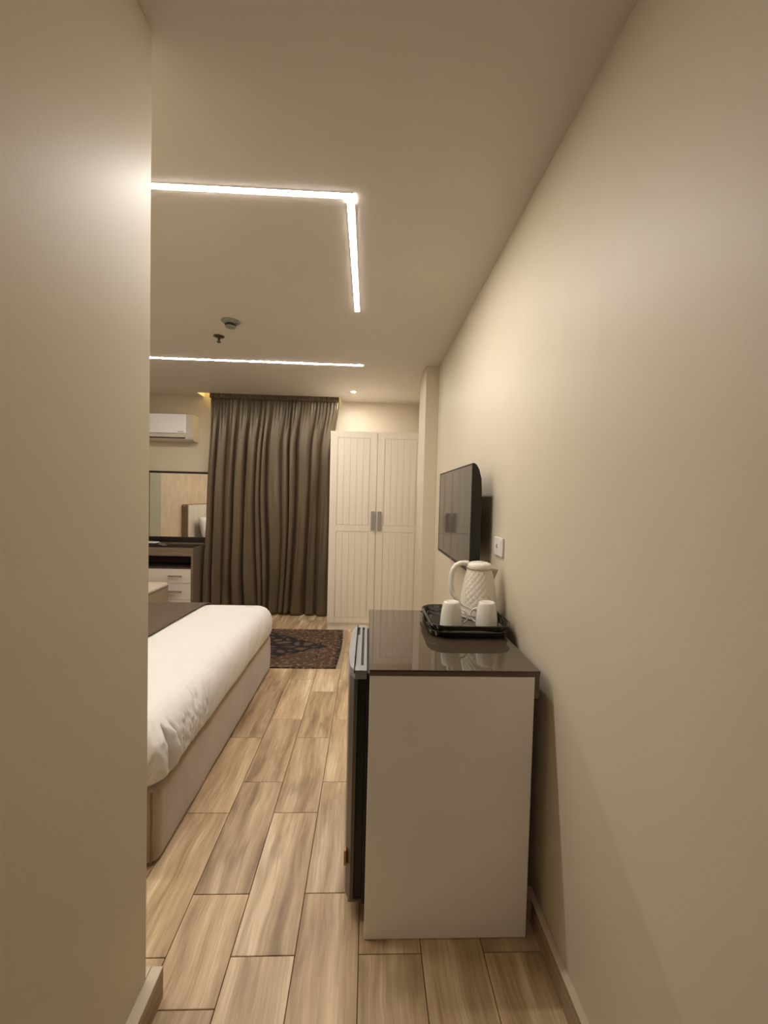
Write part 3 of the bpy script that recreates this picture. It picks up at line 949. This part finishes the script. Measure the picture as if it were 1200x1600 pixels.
obj('outlet_slot', B(AX0 + 0.05, -2.215, AY0 + 0.0075, AY0 + 0.014, AZ0 + 0.024, AZ0 + 0.034), M['dark_slot'], t)


# ================================================================== MIRROR + DRESSER
MX0, MX1 = -2.98, -1.80
t = empty('wall_mirror', (-2.4, YB, 0.854), 'wide wall mirror with thin black frame above the dresser', 'mirror')
o = obj('mirror_glass', B(MX0 + 0.024, MX1 - 0.024, 5.252, 5.262, 0.922, 1.7075), M['mirror'], t)
obj('back_panel', B(MX0, MX1, 5.2625, YB - 0.0005, 0.856, 1.734), M['black_frame'], t)
obj('frame_rail', B(MX0, MX1, 5.244, 5.262, 1.7078, 1.734, bev=0.002), M['black_frame'], t)
obj('frame_rail', B(MX0, MX1, 5.244, 5.262, 0.856, 0.9218, bev=0.002), M['black_frame'], t)
obj('frame_stile', B(MX0, MX0 + 0.0238, 5.244, 5.262, 0.922, 1.7075, bev=0.002), M['black_frame'], t)
obj('frame_stile', B(MX1 - 0.0238, MX1, 5.244, 5.262, 0.922, 1.7075, bev=0.002), M['black_frame'], t)

DX0, DX1, DY0, DY1 = -2.98, -2.008, 4.86, 5.26
t = empty('dresser', (-2.5, 5.05, 0), 'brown wooden dresser with open shelf and white drawers under mirror', 'dresser')
o = obj('top_board', B(DX0, DX1, DY0, DY1, 0.806, 0.832, bev=0.001, seg=1), M['dres_wood'], t)
obj('top_glass', B(DX0 + 0.01, DX1 - 0.01, DY0 + 0.01, DY1 - 0.005, 0.8325, 0.8365, bev=0.001, seg=1), M['bronze_glass'], t)
obj('side_panel', B(DX1 - 0.025, DX1, DY0, DY1, 0.002, 0.8055), M['dres_wood'], t)
obj('side_panel', B(DX0, DX0 + 0.025, DY0, DY1, 0.002, 0.8055), M['dres_wood'], t)
obj('top_rail', B(DX0 + 0.0255, DX1 - 0.0255, DY0 + 0.001, DY0 + 0.02, 0.738, 0.8055), M['dres_wood'], t)
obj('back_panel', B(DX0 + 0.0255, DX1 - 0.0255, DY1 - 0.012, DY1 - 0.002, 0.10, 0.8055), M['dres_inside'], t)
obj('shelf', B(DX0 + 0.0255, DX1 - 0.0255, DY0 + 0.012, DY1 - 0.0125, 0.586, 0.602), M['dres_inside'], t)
obj('plinth', B(DX0 + 0.0255, DX1 - 0.0255, DY0 + 0.03, DY0 + 0.05, 0.002, 0.10), M['dres_wood'], t)
def drawer(z0_, z1_):
    d = obj('drawer', B(DX0 + 0.028, DX1 - 0.0275, DY0 + 0.002, DY0 + 0.022, z0_, z1_, bev=0.0015, seg=1), M['dres_white'], t)
    d['label'] = 'white drawer front'
    zc = (z0_ + z1_) / 2 + 0.005
    hb = nb(); box(hb, -2.285, -2.128, DY0 - 0.026, DY0 - 0.014, zc - 0.007, zc + 0.007, bev=0.003)
    box(hb, -2.27, -2.258, DY0 - 0.0139, DY0 + 0.0018, zc - 0.004, zc + 0.004); box(hb, -2.155, -2.143, DY0 - 0.0139, DY0 + 0.0018, zc - 0.004, zc + 0.004)
    obj('handle', hb, M['grey_handle'], d)
drawer(0.423, 0.585)
drawer(0.232, 0.419)
drawer(0.103, 0.228)

# small glossy case on the dresser
t = empty('glossy_case', (-2.55, 4.99, 0.8366), 'small black case with glossy white lid on the dresser', 'case')
bm = prism(nb(), [(-2.76, 0.8368), (-2.37, 0.8368), (-2.365, 0.842), (-2.49, 0.872), (-2.76, 0.874)], 'y', 4.94, 5.04)
obj('body', bm, M['remote_black'], t)
bm = prism(nb(), [(-2.755, 0.8745), (-2.49, 0.8725), (-2.475, 0.874), (-2.50, 0.882), (-2.755, 0.886)], 'y', 4.935, 5.045)
obj('lid', bm, M['remote_white'], t)

# pouf before the dresser
def pouf():
    x0, x1, y0, y1 = -2.70, -2.165, 4.10, 4.62
    t = empty('pouf', ((x0 + x1) / 2, (y0 + y1) / 2, 0), 'square cream and taupe pouf in front of the dresser', 'pouf')
    bm = prism(nb(), rrect(x0, x1, y0, y1, 0.03, 5), 'z', 0.012, 0.448)
    obj('body', bm, M['pouf_side'], t, smooth=True, autosmooth=40)
    bm = nb()
    rings = []
    for ins, zz in ((0.004, 0.4485), (-0.002, 0.455), (0.0, 0.470), (0.012, 0.484), (0.04, 0.492), (0.12, 0.497), (0.24, 0.499)):
        rings.append([bm.verts.new((px, py, zz)) for px, py in rrect(x0 + ins, x1 - ins, y0 + ins, y1 - ins, max(0.004, 0.032 - ins), 5)])
    for a, b in zip(rings, rings[1:]):
        for i in range(len(a)):
            bm.faces.new((a[i], a[(i + 1) % len(a)], b[(i + 1) % len(a)], b[i]))
    bm.faces.new(rings[-1]); bm.faces.new(rings[0][::-1])
    o = obj('cushion', bm, M['pouf_top'], t, smooth=True, autosmooth=60); o['label'] = 'cream padded seat'
    pts = [(px, py, 0.4485) for px, py in rrect(x0 - 0.003, x1 + 0.003, y0 - 0.003, y1 + 0.003, 0.033, 5)]
    obj('piping', tube(nb(), pts, 0.004, n=6, up=Vector((0, 0, 1)), closed=True), M['piping'], t, smooth=True)
    for fx in (x0 + 0.05, x1 - 0.05):
        for fy in (y0 + 0.05, y1 - 0.05):
            obj('foot', lathe(nb(), [(0, 0), (0.018, 0), (0.02, 0.0118), (0, 0.0118)], fx, fy, 0, 12), M['black_frame'], t)
pouf()


# ================================================================== BED
BX0, BX1, BY0, BY1 = -2.955, -0.790, 1.600, 3.490
t = empty('bed', ((BX0 + BX1) / 2, (BY0 + BY1) / 2, 0), 'wide bed on an upholstered taupe velvet base with cream headboard', 'bed')
# base: rounded vertical corners, faint padding and a leaning seam line
bm = nb()
outline = []
for px, py in rrect(BX0, BX1, BY0, BY1, 0.045, 8):
    outline.append((px, py))
dense = []
for i in range(len(outline)):
    a, b = Vector(outline[i]), Vector(outline[(i + 1) % len(outline)])
    k = max(1, int((b - a).length / 0.05))
    for j in range(k): dense.append(a + (b - a) * j / k)
cen = Vector(((BX0 + BX1) / 2, (BY0 + BY1) / 2))
rings = []
for ins, zz in ((0.012, 0.012), (0.002, 0.018), (0.0, 0.04), (-0.003, 0.12), (-0.004, 0.20), (-0.001, 0.27), (0.006, 0.298), (0.022, 0.309)):
    ring = []
    for p in dense:
        q = Vector((min(max(p.x, BX0 + 0.045), BX1 - 0.045), min(max(p.y, BY0 + 0.045), BY1 - 0.045)))
        d = (p - q).normalized()
        nz = 0.004 * noise.noise(Vector((p.x * 4, p.y * 4, zz * 7)))
        pp = p - d * (ins + nz)
        ring.append(bm.verts.new((pp.x, pp.y, zz)))
    rings.append(ring)
for a, b in zip(rings, rings[1:]):
    for i in range(len(a)):
        bm.faces.new((a[i], a[(i + 1) % len(a)], b[(i + 1) % len(a)], b[i]))
bm.faces.new(rings[0][::-1]); bm.faces.new(rings[-1])
base = obj('base', bm, M['bed_fabric'], t, smooth=True, autosmooth=60)
base['label'] = 'taupe velvet bed base'
for sg, yc_ in ((-1, BY0 + 0.045), (1, BY1 - 0.045)):
    sx = BX1 - 0.045 + 0.0475 * math.cos(math.radians(62)); sy = yc_ + sg * 0.0475 * math.sin(math.radians(62))
    obj('seam', tube(nb(), [(sx + 0.0015 * math.sin(i * 1.3), sy, 0.02 + i * 0.0275) for i in range(11)], 0.0045, n=6), M['piping'], base, smooth=True)
for fx in (BX0 + 0.1, BX1 - 0.1):
    for fy in (BY0 + 0.1, BY1 - 0.1):
        obj('foot', lathe(nb(), [(0, 0), (0.025, 0), (0.03, 0.0118), (0, 0.0118)], fx, fy, 0, 12), M['black_frame'], t)
# headboard
hb_ = obj('headboard', prism(nb(), rrect(BY0 - 0.06, BY1 + 0.06, 0.0, 1.285, 0.04, 6), 'x', XL + 0.003, XL + 0.092), M['headboard_side'], t)
hb_['label'] = 'tall padded headboard'
nP = 5
pw = (BY1 - BY0 + 0.12 - 0.02) / nP
for i in range(nP):
    y0_ = BY0 - 0.05 + i * pw
    obj('pad', box(nb(), XL + 0.0923, XL + 0.112, y0_ + 0.002, y0_ + pw - 0.002, 0.33, 1.275, bev=0.009, seg=3), M['headboard_front'], hb_, smooth=True)

# duvet --------------------------------------------------------------
DVX0, DVX1, DVY0, DVY1 = -2.93, -0.775, 1.588, 3.502
RC = 0.10


def perimeter():
    """points of the plan outline, denser at the near foot corner; returns (x,y,nx,ny,s) with s measured from that corner"""
    pts = []
    def line(a, b, step):
        a, b = Vector(a), Vector(b)
        n = max(1, int((b - a).length / step))
        for i in range(n): pts.append(a + (b - a) * i / n)
    def arc(cx, cy, a0, n):
        for i in range(n):
            a = math.radians(a0 + 90 * i / n)
            pts.append(Vector((cx + RC * math.cos(a), cy + RC * math.sin(a))))
    # foot side from near corner to far corner (+x face), counter-clockwise
    arc(DVX1 - RC, DVY0 + RC, 270, 44)
    line((DVX1, DVY0 + RC), (DVX1, DVY0 + 0.50), 0.005)
    line((DVX1, DVY0 + 0.50), (DVX1, DVY1 - RC), 0.012)
    arc(DVX1 - RC, DVY1 - RC, 0, 20)
    line((DVX1 - RC, DVY1), (DVX0 + RC, DVY1), 0.04)
    arc(DVX0 + RC, DVY1 - RC, 90, 8)
    line((DVX0, DVY1 - RC), (DVX0, DVY0 + RC), 0.06)
    arc(DVX0 + RC, DVY0 + RC, 180, 8)
    line((DVX0 + RC, DVY0), (DVX1 - RC - 0.35, DVY0), 0.03)
    line((DVX1 - RC - 0.35, DVY0), (DVX1 - RC, DVY0), 0.007)
    return pts


TOPZ = 0.572
PROF = [(0.060, 0.3125), (0.030, 0.3130), (0.016, 0.316), (0.006, 0.328), (0.000, 0.350), (-0.006, 0.385), (-0.007, 0.420), (-0.003, 0.452), (0.006, 0.482),
        (0.020, 0.508), (0.040, 0.530), (0.066, 0.548), (0.10, 0.5605), (0.15, 0.568), (0.24, 0.5712), (0.36, TOPZ), (0.55, TOPZ), (0.75, TOPZ), (0.945, TOPZ)]


def duvet():
    P = perimeter()
    bm = nb()
    # refine profile
    prof = []
    for (a, za), (b, zb_) in zip(PROF, PROF[1:]):
        k = 4 if a < 0.12 else 2
        for j in range(k): prof.append((a + (b - a) * j / k, za + (zb_ - za) * j / k))
    prof.append(PROF[-1])
    rings = []
    arc0 = RC * PI / 2
    for ins, z in prof:
        ring = []
        for p in P:
            qx = min(max(p.x, DVX0 + RC), DVX1 - RC); qy = min(max(p.y, DVY0 + RC), DVY1 - RC)
            d = Vector((p.x - qx, p.y - qy)); d.normalize()
            # inset with shrinking rectangle
            hx, hy = (DVX1 - DVX0) / 2, (DVY1 - DVY0) / 2
            if ins <= RC:
                pp = p - d * ins
            else:
                pe = p - d * RC
                fx = (hx - ins) / (hx - RC); fy = (hy - ins) / (hy - RC)
                c = Vector(((DVX0 + DVX1) / 2, (DVY0 + DVY1) / 2))
                pp = Vector((c.x + (pe.x - c.x) * fx, c.y + (pe.y - c.y) * fy))
            # signed distance along outline from the near foot corner (+ along foot, - along near side)
            ang = math.degrees(math.atan2(d.y, d.x)) if d.length > 0 else 0
            if abs(p.x - DVX1) < 1e-5: s = arc0 / 2 + (p.y - (DVY0 + RC))
            elif abs(p.y - DVY0) < 1e-5: s = -arc0 / 2 - ((DVX1 - RC) - p.x)
            elif p.x > DVX1 - RC and p.y < DVY0 + RC: s = (ang + 45) / 90 * arc0
            else: s = 9
            w = smoothstep(0.315, 0.35, z) * (1 - smoothstep(0.535, 0.568, z))
            disp = 0.0
            # drape creases, slanted
            u = (p.y * 1.0 + p.x) - (z - 0.45) * 0.55
            c1 = noise.noise(Vector((u * 16, z * 5, 0.3)))
            c2 = noise.noise(Vector((u * 42, z * 9, 5.3)))
            disp += (0.0060 * c1 + 0.0048 * (1 - abs(c2) * 2.4)) * w
            disp += 0.008 * noise.noise(Vector((p.x * 2.2, p.y * 2.2, z * 3))) * smoothstep(0.33, 0.4, z) * (1 - smoothstep(0.54, 0.57, z))
            zz = z
            if abs(s) < 0.45:
                win = smoothstep(0.318, 0.36, z) * (1 - smoothstep(0.475, 0.535, z))
                h = (z - 0.32) / 0.2
                s0 = 0.072 - 0.040 * h + 0.030 * h * h          # main crease line
                e = s - s0
                disp += win * (-0.050 * math.exp(-(e / 0.010) ** 2) + 0.022 * math.exp(-((e - 0.030) / 0.015) ** 2)
                               - 0.022 * math.exp(-((e - 0.055) / 0.008) ** 2) + 0.008 * math.exp(-((e - 0.072) / 0.010) ** 2)
                               + 0.022 * math.exp(-((e + 0.045) / 0.030) ** 2))
                e2 = s + 0.075 - 0.25 * (z - 0.36)
                disp += win * (1 - smoothstep(0.40, 0.46, z)) * (-0.022 * math.exp(-(e2 / 0.010) ** 2) + 0.012 * math.exp(-((e2 + 0.03) / 0.02) ** 2))
                disp += win * 0.009 * noise.noise(Vector((s * 60, z * 25, 2.0)))
                zz -= 0.012 * math.exp(-((s - 0.03) / 0.10) ** 2) * (1 - smoothstep(0.316, 0.40, z)) * 0.0
            # wavy hem
            hemw = 1 - smoothstep(0.33, 0.42, z)
            zz += hemw * smoothstep(0.3131, 0.318, z) * 0.012 * noise.noise(Vector((p.x * 3 + 4, p.y * 3, 0)))
            # top undulation
            if ins > 0.05:
                zz += 0.006 * noise.noise(Vector((pp.x * 3, pp.y * 3, 9))) * smoothstep(0.05, 0.3, ins)
            pp = pp + d * disp
            ring.append(bm.verts.new((pp.x, pp.y, max(zz, 0.3125))))
        rings.append(ring)
    n = len(P)
    for a, b in zip(rings, rings[1:]):
        for i in range(n):
            bm.faces.new((a[i], a[(i + 1) % n], b[(i + 1) % n], b[i]))
    bmesh.ops.contextual_create(bm, geom=rings[-1]) if False else bm.faces.new(rings[-1])
    bm.faces.new(rings[0][::-1])
    o = obj('duvet', bm, M['duvet'], origin=((DVX0 + DVX1) / 2, (DVY0 + DVY1) / 2, 0.3125), smooth=True)
    tag(o, 'plump white duvet tucked over the bed mattress', 'duvet')
duvet()

# bed runner: brown band laid over the duvet
def runner():
    side = [(ins, z) for ins, z in PROF if z >= 0.36]
    path = []
    off = 0.014
    for ins, z in side:
        if ins <= 0.36: path.append((DVY0 + ins - (off if ins < 0.05 else off * max(0, 1 - (ins - 0.05) / 0.1)), z + (0.013 if ins > 0.03 else 0.008)))
    far = [(DVY0 + DVY1 - y, z) for y, z in reversed(path)]
    mid = [(path[-1][0] + (far[0][0] - path[-1][0]) * i / 12, TOPZ + 0.013) for i in range(1, 12)]
    pts = path + mid + far
    bm = nb()
    NXr = 20
    rows = []
    for y, z in pts:
        row = []
        f = (y - DVY0) / (DVY1 - DVY0)
        for i in range(NXr + 1):
            g = i / NXr
            xa_ = -1.95 + 0.02 * f
            xb_ = -1.375 + 0.10 * f
            row.append(bm.verts.new((xa_ + (xb_ - xa_) * g, y, z + 0.002 * noise.noise(Vector((g * 5, f * 9, 2))))))
        rows.append(row)
    for a, b in zip(rows, rows[1:]):
        for i in range(NXr):
            bm.faces.new((a[i], a[i + 1], b[i + 1], b[i]))
    o = obj('bed_runner', bm, M['runner'], origin=(-1.66, 2.54, TOPZ), smooth=True)
    md = o.modifiers.new('thickness', 'SOLIDIFY'); md.thickness = 0.006; md.offset = 0
    tag(o, 'dark brown bed runner laid across the white duvet', 'bed runner')
runner()

def pillow(cx, cy, cz, w, h, th, tilt, label):
    bm = nb()
    NU = 24
    top, bot = [], []
    for sgn, store in ((1, top), (-1, bot)):
        for i in range(NU + 1):
            row = []
            for j in range(NU + 1):
                u, v = 2 * i / NU - 1, 2 * j / NU - 1
                k = (1 - abs(u) ** 2.6) * (1 - abs(v) ** 2.6)
                zz = sgn * th / 2 * max(0, k) ** 0.45
                pin = 1 - 0.06 * (abs(u * v)) ** 0.5
                p = Vector((zz + 0.01 * noise.noise(Vector((u * 2, v * 2, sgn + cy))) * max(0, k), u * w / 2 * (1 - 0.05 * (1 - abs(v))) * pin, v * h / 2 * (1 - 0.05 * (1 - abs(u)))))
                row.append(p)
            store.append(row)
    rot = Matrix.Rotation(tilt, 3, 'Y')
    def vv(p): return bm.verts.new(rot @ p + Vector((cx, cy, cz)))
    T_ = [[vv(p) for p in r] for r in top]; Bm_ = [[vv(p) for p in r] for r in bot]
    for G in (T_, Bm_):
        for i in range(NU):
            for j in range(NU):
                bm.faces.new((G[i][j], G[i + 1][j], G[i + 1][j + 1], G[i][j + 1]))
    bmesh.ops.remove_doubles(bm, verts=bm.verts, dist=0.0005)
    o = obj('pillow', bm, M['duvet'], origin=(cx, cy, cz - h / 2), smooth=True)
    return tag(o, label, 'pillow', 'pillows against the headboard')
pillow(-2.805, 3.02, 0.835, 0.70, 0.48, 0.15, math.radians(-14), 'white pillow leaning on the headboard on the far side, seen in mirror')
pillow(-2.805, 2.07, 0.835, 0.70, 0.48, 0.15, math.radians(-14), 'white pillow leaning on the headboard on the near side')


# ================================================================== RUG
RCX, RCY = -1.045, 4.018
t = empty('rug', (RCX, RCY, 0), 'dark brown patterned rug with medallion between bed and curtain', 'rug')
bm = nb()
NXr, NYr = 60, 30
rows = []
for i in range(NXr + 1):
    row = []
    for j in range(NYr + 1):
        u, v = i / NXr, j / NYr
        x = RCX - RUG_HX + 2 * RUG_HX * u
        y = RCY - RUG_HY + 2 * RUG_HY * v
        # slightly bowed short end
        x += 0.018 * math.sin(PI * v) * smoothstep(0.85, 1, u)
        z = 0.0075 + 0.0015 * noise.noise(Vector((x * 6, y * 6, 3)))
        row.append(bm.verts.new((x, y, z)))
    rows.append(row)
for a, b in zip(rows, rows[1:]):
    for j in range(NYr):
        bm.faces.new((a[j], b[j], b[j + 1], a[j + 1]))
r_ = bmesh.ops.extrude_face_region(bm, geom=bm.faces[:])
low = [v for v in r_['geom'] if isinstance(v, bmesh.types.BMVert)]
for v in low: v.co.z = 0.0006
obj('pile', bm, M['rug'], t)
bm = nb()
rnd = random.Random(11)
for sgn in (1, -1):
    for k in range(150):
        f = (k + 0.5) / 150
        y = RCY - RUG_HY + 2 * RUG_HY * f
        x0_ = RCX + sgn * (RUG_HX + 0.001) + (0.018 * math.sin(PI * f) if sgn > 0 else 0)
        l = rnd.uniform(0.028, 0.048) if sgn > 0 else 0.04
        dy = rnd.uniform(-0.006, 0.006)
        w = 0.0019
        za, zb_ = 0.0045, 0.0008
        vs = [bm.verts.new(p) for p in ((x0_, y - w, za), (x0_, y + w, za), (x0_ + sgn * l, y + dy + w, zb_ + 0.001), (x0_ + sgn * l, y + dy - w, zb_ + 0.001),
                                         (x0_, y - w, za - 0.002), (x0_, y + w, za - 0.002), (x0_ + sgn * l, y + dy + w, zb_), (x0_ + sgn * l, y + dy - w, zb_))]
        for f4 in ((0, 1, 2, 3), (4, 7, 6, 5), (0, 4, 5, 1), (1, 5, 6, 2), (2, 6, 7, 3), (3, 7, 4, 0)):
            bm.faces.new([vs[q] for q in f4])
o = obj('fringe', bm, M['fringe'], t)
o['kind'] = 'stuff'; o['label'] = 'pale cotton fringe'
